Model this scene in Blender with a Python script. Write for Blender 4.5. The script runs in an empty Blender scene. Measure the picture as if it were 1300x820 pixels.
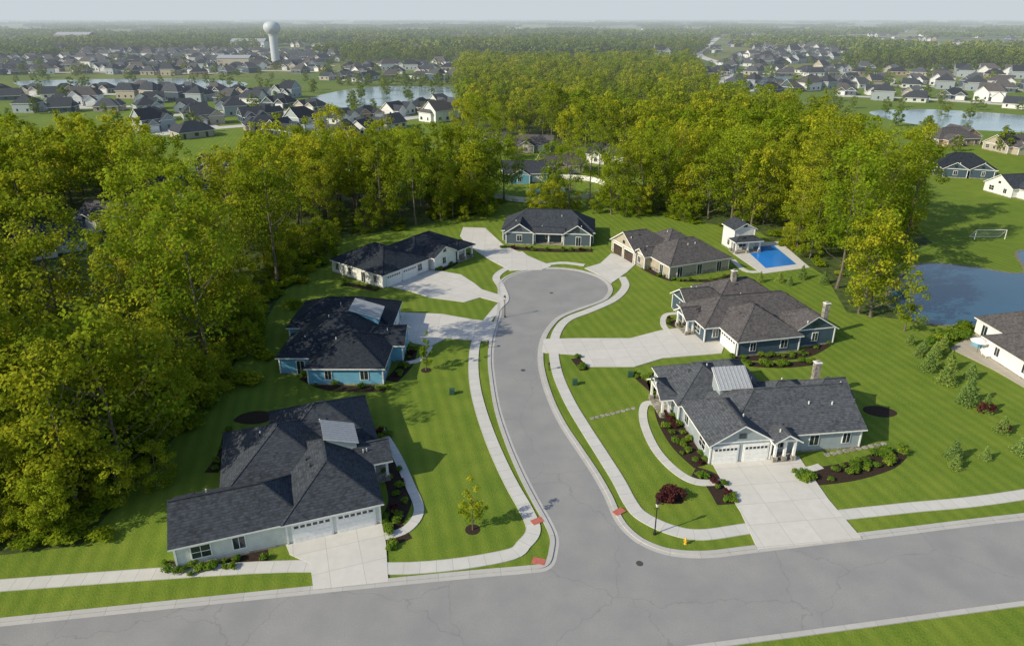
import bpy, math, random
import numpy as np
from mathutils import Vector, Matrix
random.seed(7)
scene = bpy.context.scene
COL = scene.collection
# ---------------------------------------------------------------- survey: map readings -> ground metres
CH = 50.0; FL = 867.0; PT = math.atan(343/867.0)
def G(u, v, z=0.0):
    y = (v-365)/FL
    t = (CH-z)/(math.sin(PT)+y*math.cos(PT))
    return ((u-650)/FL*t, (math.cos(PT)-y*math.sin(PT))*t)
def GG(l): return [G(*p) for p in l]

# ---------------------------------------------------------------- materials
def newmat(name):
    m = bpy.data.materials.new(name); m.use_nodes = True
    nt = m.node_tree; b = nt.nodes['Principled BSDF']
    return m, nt, b
def N(nt, typ, **kw):
    n = nt.nodes.new(typ)
    for k, v in kw.items():
        if k.startswith('i_'):
            key = k[2:].replace('_', ' ')
            n.inputs[key].default_value = v
        else: setattr(n, k, v)
    return n
def L(nt, a, b): nt.links.new(a, b)
def mixc(nt, fac, a, b, bt='MIX'):
    n = nt.nodes.new('ShaderNodeMix'); n.data_type = 'RGBA'; n.blend_type = bt
    for sock, val in ((n.inputs[0], fac), (n.inputs[6], a), (n.inputs[7], b)):
        if isinstance(val, bpy.types.NodeSocket): nt.links.new(val, sock)
        elif isinstance(val, (int, float)): sock.default_value = val
        else: sock.default_value = (*val, 1)
    return n.outputs[2]
def mathn(nt, op, a, b=None, c=None):
    n = nt.nodes.new('ShaderNodeMath'); n.operation = op
    for i, val in enumerate((a, b, c)):
        if val is None: continue
        if isinstance(val, bpy.types.NodeSocket): nt.links.new(val, n.inputs[i])
        else: n.inputs[i].default_value = val
    return n.outputs[0]
def noise(nt, vec, scale, detail=3, rough=.55):
    n = N(nt, 'ShaderNodeTexNoise', i_Scale=scale, i_Detail=detail, i_Roughness=rough)
    if vec is not None: L(nt, vec, n.inputs['Vector'])
    return n.outputs['Fac']
def ramp(nt, fac, lo, hi):
    n = nt.nodes.new('ShaderNodeMapRange'); L(nt, fac, n.inputs[0])
    n.inputs[1].default_value = lo; n.inputs[2].default_value = hi
    return n.outputs[0]
def sc(c, k): return tuple(min(1, x*k) for x in c)
def geo(nt): return nt.nodes.new('ShaderNodeNewGeometry').outputs['Position']
def objc(nt): return nt.nodes.new('ShaderNodeTexCoord').outputs['Object']
def setb(nt, b, col, rough=.8, spec=.3):
    L(nt, col, b.inputs['Base Color']); b.inputs['Roughness'].default_value = rough
    b.inputs['Specular IOR Level'].default_value = spec
def bump(nt, b, h, st=.3, dist=.05):
    n = N(nt, 'ShaderNodeBump', i_Strength=st, i_Distance=dist); L(nt, h, n.inputs['Height']); L(nt, n.outputs[0], b.inputs['Normal'])

def m_noise(name, c, amp=.25, scale=2.0, rough=.85, big=None, spec=.25):
    m, nt, b = newmat(name); p = geo(nt)
    f = ramp(nt, noise(nt, p, scale, 4), .3, .7)
    col = mixc(nt, f, sc(c, 1-amp), sc(c, 1+amp))
    setb(nt, b, col, rough, spec); return m

def m_grass():
    m, nt, b = newmat('lawn_grass'); p = geo(nt)
    fine = ramp(nt, noise(nt, p, 5.0, 4, .7), .3, .7)
    mid = ramp(nt, noise(nt, p, .30, 4), .3, .7)
    big = ramp(nt, noise(nt, p, .03, 4), .35, .65)
    c = mixc(nt, fine, (.075, .130, .016), (.158, .232, .030))
    c = mixc(nt, mathn(nt, 'MULTIPLY', mid, .55), c, (.19, .235, .036))
    c = mixc(nt, mathn(nt, 'MULTIPLY', big, .45), c, (.072, .140, .018))
    dp = N(nt, 'ShaderNodeVectorMath', operation='DOT_PRODUCT'); L(nt, p, dp.inputs[0]); dp.inputs[1].default_value = (3.6, .9, 0)
    s = mathn(nt, 'SINE', dp.outputs['Value'])
    s = mathn(nt, 'MULTIPLY', mathn(nt, 'MULTIPLY_ADD', s, .13, .13), mathn(nt, 'MULTIPLY_ADD', mid, .6, .4))
    c = mixc(nt, s, c, (.28, .34, .05))
    ff = ramp(nt, noise(nt, p, .0035, 4), .40, .62)
    c2 = mixc(nt, ff, (.08, .13, .025), (.21, .20, .08))
    sp = nt.nodes.new('ShaderNodeSeparateXYZ'); L(nt, p, sp.inputs[0])
    c = mixc(nt, ramp(nt, sp.outputs[1], 300, 900), c, c2)
    setb(nt, b, c, .95, .1); bump(nt, b, fine, .5, .08); return m

def m_asphalt():
    m, nt, b = newmat('asphalt'); p = geo(nt)
    f = ramp(nt, noise(nt, p, 8, 5, .7), .3, .7)
    g = ramp(nt, noise(nt, p, .22, 5), .35, .65)
    c = mixc(nt, f, (.235, .235, .24), (.315, .31, .31))
    c = mixc(nt, mathn(nt, 'MULTIPLY', g, .6), c, (.205, .208, .22))
    v = N(nt, 'ShaderNodeTexVoronoi', feature='DISTANCE_TO_EDGE', i_Scale=.075)
    wp = N(nt, 'ShaderNodeVectorMath', operation='ADD'); L(nt, p, wp.inputs[0])
    nz = N(nt, 'ShaderNodeTexNoise', i_Scale=.5, i_Detail=4.0); L(nt, p, nz.inputs['Vector'])
    ms = N(nt, 'ShaderNodeVectorMath', operation='SCALE', i_Scale=2.0); L(nt, nz.outputs['Color'], ms.inputs[0]); L(nt, ms.outputs[0], wp.inputs[1])
    L(nt, wp.outputs[0], v.inputs['Vector'])
    cr = mathn(nt, 'LESS_THAN', v.outputs['Distance'], .003)
    c = mixc(nt, mathn(nt, 'MULTIPLY', cr, .22), c, (.09, .09, .092))
    setb(nt, b, c, .85, .3); return m

def m_concrete(name='concrete', c=(.56, .55, .53), w=1.6, h=1.6):
    m, nt, b = newmat(name); p = geo(nt)
    uv = nt.nodes.new('ShaderNodeUVMap').outputs[0]
    br = N(nt, 'ShaderNodeTexBrick', offset=0.0, i_Scale=1.0); L(nt, uv, br.inputs['Vector'])
    br.inputs['Color1'].default_value = (*c, 1); br.inputs['Color2'].default_value = (*sc(c, .92), 1)
    br.inputs['Mortar'].default_value = (*sc(c, .55), 1); br.inputs['Mortar Size'].default_value = .022
    br.inputs['Brick Width'].default_value = w; br.inputs['Row Height'].default_value = h
    f = ramp(nt, noise(nt, p, .8, 6, .7), .3, .75)
    col = mixc(nt, mathn(nt, 'MULTIPLY', f, .45), br.outputs['Color'], sc(c, .7))
    setb(nt, b, col, .85, .3); return m

def m_shingle(name, c):
    m, nt, b = newmat(name); o = objc(nt)
    sp = nt.nodes.new('ShaderNodeSeparateXYZ'); L(nt, o, sp.inputs[0])
    zc = mathn(nt, 'MULTIPLY', sp.outputs[2], 1/.16)
    fr = mathn(nt, 'FRACT', zc)
    fl = mathn(nt, 'FLOOR', zc)
    cmb = nt.nodes.new('ShaderNodeCombineXYZ')
    L(nt, mathn(nt, 'MULTIPLY', sp.outputs[0], 2.2), cmb.inputs[0]); L(nt, mathn(nt, 'MULTIPLY', sp.outputs[1], 2.2), cmb.inputs[1]); L(nt, mathn(nt, 'MULTIPLY', fl, 3.7), cmb.inputs[2])
    wn = nt.nodes.new('ShaderNodeTexNoise'); wn.inputs['Scale'].default_value = 1.0; wn.inputs['Detail'].default_value = 2; L(nt, cmb.outputs[0], wn.inputs['Vector'])
    f = ramp(nt, wn.outputs['Fac'], .32, .68)
    col = mixc(nt, f, sc(c, .6), sc(c, 1.5))
    f2 = ramp(nt, noise(nt, o, .35, 3), .35, .65)
    col = mixc(nt, mathn(nt, 'MULTIPLY', f2, .35), col, sc(c, 1.35))
    col = mixc(nt, mathn(nt, 'MULTIPLY', mathn(nt, 'LESS_THAN', fr, .22), .4), col, sc(c, .35))
    setb(nt, b, col, .85, .18); return m

def m_siding(name, c):
    m, nt, b = newmat(name); o = objc(nt)
    sp = nt.nodes.new('ShaderNodeSeparateXYZ'); L(nt, o, sp.inputs[0])
    fr = mathn(nt, 'FRACT', mathn(nt, 'MULTIPLY', sp.outputs[2], 1/.2))
    col = mixc(nt, ramp(nt, noise(nt, o, 1.5, 3), .3, .7), sc(c, .9), sc(c, 1.08))
    col = mixc(nt, mathn(nt, 'MULTIPLY', mathn(nt, 'LESS_THAN', fr, .18), .5), col, sc(c, .55))
    setb(nt, b, col, .6, .35); return m

def m_stone(name, c):
    m, nt, b = newmat(name); o = objc(nt)
    v = N(nt, 'ShaderNodeTexVoronoi', i_Scale=3.0); L(nt, o, v.inputs['Vector'])
    sp = nt.nodes.new('ShaderNodeSeparateColor'); L(nt, v.outputs['Color'], sp.inputs[0])
    col = mixc(nt, sp.outputs[0], sc(c, .6), sc(c, 1.35)); setb(nt, b, col, .85, .2); return m

def m_flat(name, c, rough=.5, spec=.4, metal=0):
    m, nt, b = newmat(name); o = objc(nt)
    col = mixc(nt, ramp(nt, noise(nt, o, 3, 3), .3, .7), sc(c, .9), sc(c, 1.08))
    setb(nt, b, col, rough, spec); b.inputs['Metallic'].default_value = metal; return m

def m_leaf(name, dark, light, yellow, trans=.35):
    m, nt, b = newmat(name); nt.nodes.remove(b)
    out = nt.nodes['Material Output']
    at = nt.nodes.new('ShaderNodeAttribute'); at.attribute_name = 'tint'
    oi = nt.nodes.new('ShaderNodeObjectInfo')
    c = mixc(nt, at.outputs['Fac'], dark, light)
    r2 = mathn(nt, 'POWER', oi.outputs['Random'], 1.2)
    c = mixc(nt, r2, c, mixc(nt, at.outputs['Fac'], sc(dark, 1.3), yellow))
    k = mathn(nt, 'FRACT', mathn(nt, 'MULTIPLY', oi.outputs['Random'], 13.7))
    c = mixc(nt, mathn(nt, 'MULTIPLY', mathn(nt, 'POWER', k, 2.0), .6), c, sc(dark, 1.1))
    d = nt.nodes.new('ShaderNodeBsdfDiffuse'); t = nt.nodes.new('ShaderNodeBsdfTranslucent')
    L(nt, c, d.inputs[0]); L(nt, mixc(nt, .5, c, yellow), t.inputs[0])
    mx = nt.nodes.new('ShaderNodeMixShader'); mx.inputs[0].default_value = trans
    L(nt, d.outputs[0], mx.inputs[1]); L(nt, t.outputs[0], mx.inputs[2]); L(nt, mx.outputs[0], out.inputs[0]); return m

def m_water(name, c, rough=.04, bs=.15):
    m, nt, b = newmat(name); p = geo(nt)
    f = noise(nt, p, 1.6, 4)
    col = mixc(nt, ramp(nt, noise(nt, p, .05, 2), .3, .7), sc(c, .8), sc(c, 1.2))
    setb(nt, b, col, rough, .5); bump(nt, b, f, bs, .03); return m

GRASS = m_grass(); ASPH = m_asphalt(); CONC = m_concrete(); DRIVE = m_concrete('driveway_concrete', (.58, .565, .54), 3.2, 3.2)
CURB = m_concrete('curb_concrete', (.46, .45, .44), 3.0, 3.0)
MULCH = m_noise('mulch', (.034, .022, .016), .45, 6, .95)
FFLOOR = m_noise('forest_floor', (.055, .080, .020), .5, .8, .95)
BARK = m_noise('bark', (.14, .12, .095), .35, 3, .9)
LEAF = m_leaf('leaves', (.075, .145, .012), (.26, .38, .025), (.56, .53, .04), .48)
LEAFD = m_leaf('leaves_distant', (.07, .125, .02), (.18, .26, .03), (.30, .33, .04), .30)
SHRUB = m_leaf('shrub_leaves', (.05, .11, .015), (.15, .27, .03), (.28, .35, .04), .25)
CONIF = m_leaf('conifer_needles', (.09, .16, .045), (.28, .40, .12), (.38, .46, .09), .3)
REDL = m_leaf('purple_leaves', (.04, .015, .018), (.10, .035, .04), (.12, .035, .03), .2)
TRIM = m_flat('white_trim', (.76, .76, .75)); GLASS = m_flat('window_glass', (.02, .03, .04), .08, .8)
DOORW = m_flat('white_garage_door', (.76, .76, .75)); DOORB = m_flat('brown_garage_door', (.05, .03, .022))
METAL = m_flat('standing_seam_metal', (.36, .38, .41), .45, .5, .1)
BLACK = m_flat('black_metal', (.015, .015, .015), .4)
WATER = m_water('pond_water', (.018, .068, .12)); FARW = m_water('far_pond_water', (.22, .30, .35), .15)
POOL = m_water('pool_water', (.015, .17, .55), .15, .1)
STONE = m_stone('ledge_stone', (.28, .26, .23))
BRICKT = m_stone('tan_brick', (.36, .26, .18))

# ---------------------------------------------------------------- mesh helpers
def add_obj(name, me, parent=None, loc=None):
    o = bpy.data.objects.new(name, me); COL.objects.link(o)
    if parent: o.parent = parent
    if loc: o.location = loc
    return o
class MB:
    def __init__(s): s.v = []; s.f = []
    def poly(s, pts):
        n = len(s.v); s.v += [tuple(p) for p in pts]; s.f.append(tuple(range(n, n+len(pts))))
    def box(s, x0, x1, y0, y1, z0, z1):
        n = len(s.v)
        s.v += [(x0,y0,z0),(x1,y0,z0),(x1,y1,z0),(x0,y1,z0),(x0,y0,z1),(x1,y0,z1),(x1,y1,z1),(x0,y1,z1)]
        s.f += [tuple(n+i for i in q) for q in ((3,2,1,0),(4,5,6,7),(0,1,5,4),(1,2,6,5),(2,3,7,6),(3,0,4,7))]
    def beam(s, p0, p1, w, h):
        p0 = Vector(p0); p1 = Vector(p1)
        if (p1-p0).length < .01: return
        d = (p1-p0).normalized()
        up = Vector((0,0,1)) if abs(d.z) < .95 else Vector((1,0,0))
        sd = d.cross(up).normalized(); u2 = sd.cross(d)
        n = len(s.v)
        for p in (p0, p1):
            for a, b in ((-1,-1),(1,-1),(1,1),(-1,1)): s.v.append(tuple(p+sd*a*w/2+u2*b*h/2))
        s.f += [tuple(n+i for i in q) for q in ((3,2,1,0),(4,5,6,7),(0,1,5,4),(1,2,6,5),(2,3,7,6),(3,0,4,7))]
    def lathe(s, prof, cx=0, cy=0, n=14, cap=True):
        b = len(s.v)
        for r, z in prof:
            for i in range(n):
                a = 2*math.pi*i/n; s.v.append((cx+r*math.cos(a), cy+r*math.sin(a), z))
        for j in range(len(prof)-1):
            for i in range(n):
                s.f.append((b+j*n+i, b+j*n+(i+1)%n, b+(j+1)*n+(i+1)%n, b+(j+1)*n+i))
        if cap: s.f.append(tuple(b+(len(prof)-1)*n+i for i in range(n)))
    def mesh(s, name, mat):
        me = bpy.data.meshes.new(name); me.from_pydata(s.v, [], s.f); me.materials.append(mat); me.update(); return me

def cat(pts, closed=False, n=8):
    P = [np.array(p, float) for p in pts]; out = []; m = len(P)
    rng_ = range(m) if closed else range(m-1)
    for i in rng_:
        if closed: a, b, c, d = P[(i-1) % m], P[i], P[(i+1) % m], P[(i+2) % m]
        else: a, b, c, d = P[max(i-1,0)], P[i], P[i+1], P[min(i+2,m-1)]
        for k in range(n):
            t = k/n
            out.append(tuple(.5*((2*b)+(c-a)*t+(2*a-5*b+4*c-d)*t*t+(3*b-a-3*c+d)*t**3)))
    if not closed: out.append(tuple(P[-1]))
    return out
def ribbon(name, pts, w, z0, z1, mat, off=0.0, parent=None):
    P = np.array(pts); T = np.gradient(P, axis=0); T /= np.linalg.norm(T, axis=1)[:, None]+1e-9
    Nn = np.stack([-T[:,1], T[:,0]], 1); A = P+Nn*(off+w/2); B = P+Nn*(off-w/2)
    s = np.concatenate([[0], np.cumsum(np.linalg.norm(np.diff(P, axis=0), axis=1))])
    v = []; f = []; uv = []
    for i in range(len(P)):
        v += [(A[i,0],A[i,1],z1),(B[i,0],B[i,1],z1),(A[i,0],A[i,1],z0),(B[i,0],B[i,1],z0)]
    for i in range(len(P)-1):
        a = i*4; b = a+4
        f.append((a, a+1, b+1, b)); uv += [(s[i],w+.1),(s[i],.1),(s[i+1],.1),(s[i+1],w+.1)]
        f.append((a+2, a, b, b+2)); uv += [(s[i],.5),(s[i],.5),(s[i+1],.5),(s[i+1],.5)]
        f.append((a+1, a+3, b+3, b+1)); uv += [(s[i],.5),(s[i],.5),(s[i+1],.5),(s[i+1],.5)]
    me = bpy.data.meshes.new(name); me.from_pydata(v, [], f); me.materials.append(mat)
    ul = me.uv_layers.new(name='UVMap'); ul.data.foreach_set('uv', [c for q in uv for c in q])
    return add_obj(name, me, parent)
def slab(name, pts, z0, z1, mat, ang=0.0, parent=None):
    P = [tuple(p) for p in pts]
    ar = sum(P[i][0]*P[(i+1)%len(P)][1]-P[(i+1)%len(P)][0]*P[i][1] for i in range(len(P)))
    if ar < 0: P = P[::-1]
    n = len(P); v = [(x,y,z1) for x,y in P]+[(x,y,z0) for x,y in P]
    f = [tuple(range(n))]+[(n+i, n+(i+1)%n, (i+1)%n, i) for i in range(n)]
    me = bpy.data.meshes.new(name); me.from_pydata(v, [], f); me.materials.append(mat)
    ul = me.uv_layers.new(name='UVMap'); ca, sa = math.cos(ang), math.sin(ang)
    for lp in me.loops:
        x, y, _ = v[lp.vertex_index]; ul.data[lp.index].uv = (x*ca+y*sa, -x*sa+y*ca)
    return add_obj(name, me, parent)
def inpoly(x, y, poly):
    c = False; j = len(poly)-1
    for i in range(len(poly)):
        xi, yi = poly[i]; xj, yj = poly[j]
        if (yi > y) != (yj > y) and x < (xj-xi)*(y-yi)/(yj-yi)+xi: c = not c
        j = i
    return c

# ---------------------------------------------------------------- ground
cs = [-80000,-20000,-6000,-2000,-600,-200,0,200,600,2000,6000,20000,80000]
v = [(x,y,0) for y in cs for x in cs]; k = len(cs)
f = [(j*k+i, j*k+i+1, (j+1)*k+i+1, (j+1)*k+i) for j in range(k-1) for i in range(k-1)]
me = bpy.data.meshes.new('ground'); me.from_pydata(v, [], f); me.materials.append(GRASS); add_obj('ground', me)

# ---------------------------------------------------------------- street
cx, cy, R = 8.5, 126.5, 11.0
left = [(-120,35.3),(-60,43.5),(-20,49),(-4,51.1),(1.2,51.7)]+GG([(695,718),(703,697),(703,680),(694,660),(680,635),(662,600),(645,560),(632,520),(625,480),(623,450),(627,420),(634,396)])
bulb = [(cx+R*math.cos(math.radians(a)), cy+R*math.sin(math.radians(a))) for a in range(190, -62, -18)]
right = GG([(716,400),(699,414),(689,432),(686,455),(690,480),(700,510),(715,540),(735,570),(755,600),(772,630),(783,655),(796,673),(817,689),(850,701),(895,704),(950,698),(1050,686),(1150,674),(1300,656)])+[(90,64.2),(160,74)]
edge = cat(left+bulb+right, False, 6)
slab('asphalt_street', edge+[(160,63.5),(90,53.7),(55,49),(15,43),(-20,38.5),(-60,33),(-120,25)], -.02, .012, ASPH)
ribbon('street_curb', edge, .5, -.05, .11, CURB, off=.22)
ribbon('street_gutter', edge, .45, -.05, .018, CURB, off=-.24)
ribbon('street_curb', cat([(160,63.5),(90,53.7),(55,49),(15,43),(-20,38.5),(-60,33),(-120,25)], False, 4), .5, -.05, .11, CURB, off=.22)
mh = m_flat('cast_iron', (.07,.065,.06), .5)
for p in [(664,470),(700,372),(812,715)]:
    x, y = G(*p); mb = MB(); mb.lathe([(.36,0),(.36,.022),(.30,.022),(.30,.026)], x, y, 18); add_obj('manhole_cover', mb.mesh('manhole_cover', mh))

def walk(px, w=1.5, name='sidewalk', extra0=[], extra1=[]):
    ribbon(name, cat(extra0+GG(px)+extra1, False, 6), w, -.05, .095, CONC)
walk([(640,706),(666,690),(677,672),(668,648),(651,618),(636,588),(622,555),(610,520),(603,490),(601,460),(605,432),(617,410),(632,391),(641,380),(636,364),(630,352),(642,342),(660,338)], 1.55, extra0=[(-60,48.5),(-25,52),(-10,51.9)])
walk([(690,337),(715,334),(742,337)], 1.3)
walk([(790,352),(794,364),(780,380),(750,394),(722,405),(708,420),(703,442),(707,472),(722,508),(742,542),(765,578),(785,610),(800,638),(815,655),(850,672),(890,679),(950,671),(1060,655),(1150,645),(1300,628)], 1.55, extra1=[(95,71.5),(150,79)])
walk([(483,545),(503,578),(520,615),(532,648),(516,672),(486,682)], 1.1, 'garden_path')
walk([(842,514),(820,513),(817,535),(832,570),(858,598),(885,612),(918,612)], 1.1, 'garden_path')
walk([(868,398),(846,400),(842,412),(852,425)], 1.0, 'garden_path')
walk([(512,462),(535,456),(546,440)], 1.0, 'garden_path')
walk([(985,585),(1020,596),(1042,592)], 1.0, 'garden_path')
walk([(660,320),(668,326),(676,330)], 1.2, 'garden_path'); walk([(930,330),(950,345),(990,342),(1022,338)], 1.2, 'garden_path')
def drive(px, ang): slab('driveway', GG(px), -.05, .118, DRIVE, math.radians(ang))
drive([(357,676),(483,655),(490,690),(493,739),(398,749),(394,716),(368,704)], 19)
drive([(507,397),(560,399),(600,406),(631,410),(624,434),(596,432),(566,430),(546,440),(524,436),(507,425)], 0)
drive([(486,362),(520,350),(545,342),(585,349),(602,360),(612,368),(638,376),(640,386),(610,378),(590,384),(545,378),(520,370)], 50)
drive([(588,289),(616,290),(640,312),(672,326),(700,338),(688,343),(648,344),(618,328),(594,312),(584,300)], 0)
drive([(776,322),(812,331),(796,346),(776,360),(757,348),(742,341),(762,335)], 22)
drive([(882,414),(922,432),(916,449),(842,455),(806,466),(746,466),(734,451),(688,448),(690,431),(730,430),(800,430),(838,420)], 8)
drive([(905,590),(982,583),(1014,580),(1026,598),(1052,635),(1094,684),(962,698),(940,650),(920,618)], 7)
TACT = m_noise('red_tactile', (.42,.13,.10), .15, 4)
for p, a in [((682,662),.5),((684,713),-.3),((786,650),.6)]:
    x, y = G(*p); ca, sa = math.cos(a), math.sin(a)
    slab('tactile_paving', [(x+dx*ca-dy*sa, y+dx*sa+dy*ca) for dx,dy in ((-.65,-.4),(.65,-.4),(.65,.4),(-.65,.4))], .0, .135, TACT)

# water
pond = cat(GG([(1126,375),(1136,394),(1165,409),(1215,414),(1300,413)])+[(125,112),(150,130),(140,145),(118,150)]+GG([(1300,346),(1235,339),(1180,334),(1150,344)]), True, 6)
slab('pond', pond, 0, .03, WATER)
ribbon('pond_bank', pond+[pond[0]], .7, .0, .06, m_noise('pond_stones', (.17,.16,.12), .4, 3))
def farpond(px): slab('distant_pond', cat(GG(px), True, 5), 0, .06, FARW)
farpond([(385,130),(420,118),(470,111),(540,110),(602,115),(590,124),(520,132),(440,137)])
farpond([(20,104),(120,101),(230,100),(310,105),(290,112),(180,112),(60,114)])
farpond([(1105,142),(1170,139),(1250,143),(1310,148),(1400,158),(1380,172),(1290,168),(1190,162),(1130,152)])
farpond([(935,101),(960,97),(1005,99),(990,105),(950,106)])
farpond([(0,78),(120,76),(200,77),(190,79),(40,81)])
slab('pool_deck', GG([(930,322),(945,309),(990,307),(1028,340),(968,348)]), -.02, .10, DRIVE, .3)
slab('swimming_pool', GG([(944,315),(982,312),(1011,336),(972,341)]), .0, .13, POOL)
slab('patio', GG([(1205,442),(1240,424),(1310,424),(1400,440),(1400,500),(1300,492),(1262,470)]), -.02, .10, m_concrete('patio_pavers', (.42,.38,.32), 1.2, 1.2))
slab('swimming_pool', cat(GG([(1232,436),(1262,430),(1290,436),(1272,444),(1245,444)]), True, 4), .0, .13, m_water('pool_light', (.2,.42,.5), .1))

# ---------------------------------------------------------------- houses
def house_parts(wings, gdoors, chim=(), sheds=(), pitch=.6, base=False, seed=1, detail=True):
    rd = random.Random(seed)
    P = {k: MB() for k in ('walls','gables','roof','trim','windows','garage_door','metal_roof','stone_base','chimney')}
    o = .45; th = .17
    def wb(mb, side, r, al, w, z0, z1, a, b):
        x0,x1,y0,y1 = r[:4]
        if side == 'S': mb.box(al-w/2, al+w/2, y0-b, y0-a, z0, z1)
        if side == 'N': mb.box(al-w/2, al+w/2, y1+a, y1+b, z0, z1)
        if side == 'W': mb.box(x0-b, x0-a, al-w/2, al+w/2, z0, z1)
        if side == 'E': mb.box(x1+a, x1+b, al-w/2, al+w/2, z0, z1)
    for i, wg in enumerate(wings):
        x0,x1,y0,y1,ax,e0,e1 = wg[:7]; opn = len(wg) > 7 and wg[7] == 'open'
        h = 2.95+.017*i+(wg[8] if len(wg) > 8 else 0)
        if opn:
            for px_ in (x0+.2, (x0+x1)/2, x1-.2):
                for py_ in (y0+.2, y1-.2):
                    P['trim'].box(px_-.14, px_+.14, py_-.14, py_+.14, .7, h)
                    P['stone_base'].box(px_-.28, px_+.28, py_-.28, py_+.28, 0, .75)
            P['trim'].box(x0, x1, y0, y1, h-.25, h-.02)
            P['stone_base'].box(x0-.1, x1+.1, y0-.1, y1+.1, 0, .14+.002*i)
        else:
            P['walls'].box(x0, x1, y0, y1, 0, h-.01)
            P['stone_base'].box(x0-.06, x1+.06, y0-.06, y1+.06, 0, (.75 if base else .22)+.01*i)
            if detail:
                for qx in (x0,x1):
                    for qy in (y0,y1): P['trim'].box(qx-.09,qx+.09,qy-.09,qy+.09,.2,h-.02)
        if ax == 'x': u0,u1,v0,v1 = x0,x1,y0,y1; T = lambda u,v,z: (u,v,z)
        else: u0,u1,v0,v1 = y0,y1,x0,x1; T = lambda u,v,z: (v,u,z)
        W = (v1-v0)/2; vm = (v0+v1)/2; ez = h+th-pitch*o; rz = h+th+pitch*W
        ra = (u0+W) if e0 == 'h' else u0-o; rb = (u1-W) if e1 == 'h' else u1+o
        if ra > rb: ra = rb = (ra+rb)/2
        A,B,C,D = (u0-o,v0-o),(u1+o,v0-o),(u1+o,v1+o),(u0-o,v1+o)
        for dz, mb in ((0,P['roof']),(-th,P['trim'])):
            r0 = T(ra,vm,rz+dz); r1 = T(rb,vm,rz+dz)
            a,b,c,d = [T(*q,ez+dz) for q in (A,B,C,D)]
            if rb-ra > .01: mb.poly([a,b,r1,r0]); mb.poly([c,d,r0,r1])
            else: mb.poly([a,b,r1]); mb.poly([c,d,r0])
            if e0 == 'h': mb.poly([d,a,r0])
            if e1 == 'h': mb.poly([b,c,r1])
        def strip(p, q):
            P['trim'].poly([T(*p[:2],p[2]), T(*q[:2],q[2]), T(*q[:2],q[2]-th-.03), T(*p[:2],p[2]-th-.03)])
        strip((*A,ez),(*B,ez)); strip((*C,ez),(*D,ez))
        for e, q1, q2, rr, uu, sg in ((e0,D,A,ra,u0,1),(e1,B,C,rb,u1,-1)):
            if e == 'h': strip((*q1,ez),(*q2,ez))
            else:
                strip((*q1,ez),(rr,vm,rz)); strip((rr,vm,rz),(*q2,ez))
                P['gables'].poly([T(uu,v0,h-.02),T(uu,v1,h-.02),T(uu,vm,h+pitch*W)])
                un = uu-.05*sg
                P['trim'].poly([T(un,v0,h-.1),T(un,v1,h-.1),T(un,v1,h+.1),T(un,v0,h+.1)])
                if detail and W > 2.4:
                    zz = h+.45
                    P['windows'].poly([T(uu-.06*sg,vm-.45,zz),T(uu-.06*sg,vm+.45,zz),T(uu-.06*sg,vm+.45,zz+.7),T(uu-.06*sg,vm-.45,zz+.7)])
        if detail:
            P['roof'].beam(T(ra,vm,rz+.03), T(rb,vm,rz+.03), .3, .06)
            for c2, rr in (((A,ra),(D,ra)) if e0 == 'h' else ())+(((B,rb),(C,rb)) if e1 == 'h' else ()):
                P['roof'].beam(T(*c2,ez+.01), T(rr,vm,rz+.01), .22, .05)
            for _ in range(2):
                uu = rd.uniform(min(ra,rb),max(ra,rb)); vv = vm+rd.choice((-1,1))*rd.uniform(.2,.5)*W
                z = rz-abs(vv-vm)*pitch; q = T(uu,vv,z)
                if rd.random() < .5: P['trim'].box(q[0]-.06,q[0]+.06,q[1]-.06,q[1]+.06,z-.1,z+.4)
                else: P['roof'].box(q[0]-.25,q[0]+.25,q[1]-.25,q[1]+.25,z-.15,z+.18)
        if opn: continue
        for side in 'SNWE':
            lo, hi = (x0,x1) if side in 'SN' else (y0,y1)
            n = max(1, int((hi-lo)/(3.8 if detail else 4)))
            for j in range(n):
                al = lo+(j+.5)*(hi-lo)/n+rd.uniform(-.4,.4)
                pt = {'S':(al,y0-.6),'N':(al,y1+.6),'W':(x0-.6,al),'E':(x1+.6,al)}[side]
                if any(w2 is not wg and not (len(w2) > 7 and w2[7] == 'open') and w2[0]-.8 < pt[0] < w2[1]+.8 and w2[2]-.8 < pt[1] < w2[3]+.8 for w2 in wings): continue
                if any(g[0] == i and g[1] == side and abs(g[2]-al) < g[3]/2+1.1 for g in gdoors): continue
                ww = rd.choice((.9,1.1,1.7)); z0,z1 = .95,2.3
                if rd.random() < .13: ww, z0, z1 = 1.1, .12, 2.25
                if detail:
                    wb(P['trim'], side, wg, al, ww+.2, z0-.1, z1+.1, -.02, .085)
                    wb(P['windows'], side, wg, al, ww, z0, z1, -.02, .10)
                    wb(P['trim'], side, wg, al, .05, z0, z1, .0, .115)
                    if ww > 1.5: wb(P['trim'], side, wg, al, ww, (z0+z1)/2-.03, (z0+z1)/2+.03, .0, .12)
                else: wb(P['windows'], side, wg, al, ww, z0, z1, -.02, .07)
    for g in gdoors:
        i, side, al, w = g; wg = wings[i]
        wb(P['trim'], side, wg, al, w+.36, 0, 2.55, -.02, .085)
        for k2 in range(4):
            wb(P['garage_door'], side, wg, al, w, .04+k2*.58, .04+k2*.58+.55, .0, .115)
        if detail:
            nn = 6
            for k2 in range(nn):
                wb(P['windows'], side, wg, al-w/2+(k2+.5)*w/nn, w/nn*.72, 1.88, 2.2, .1, .125)
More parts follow.
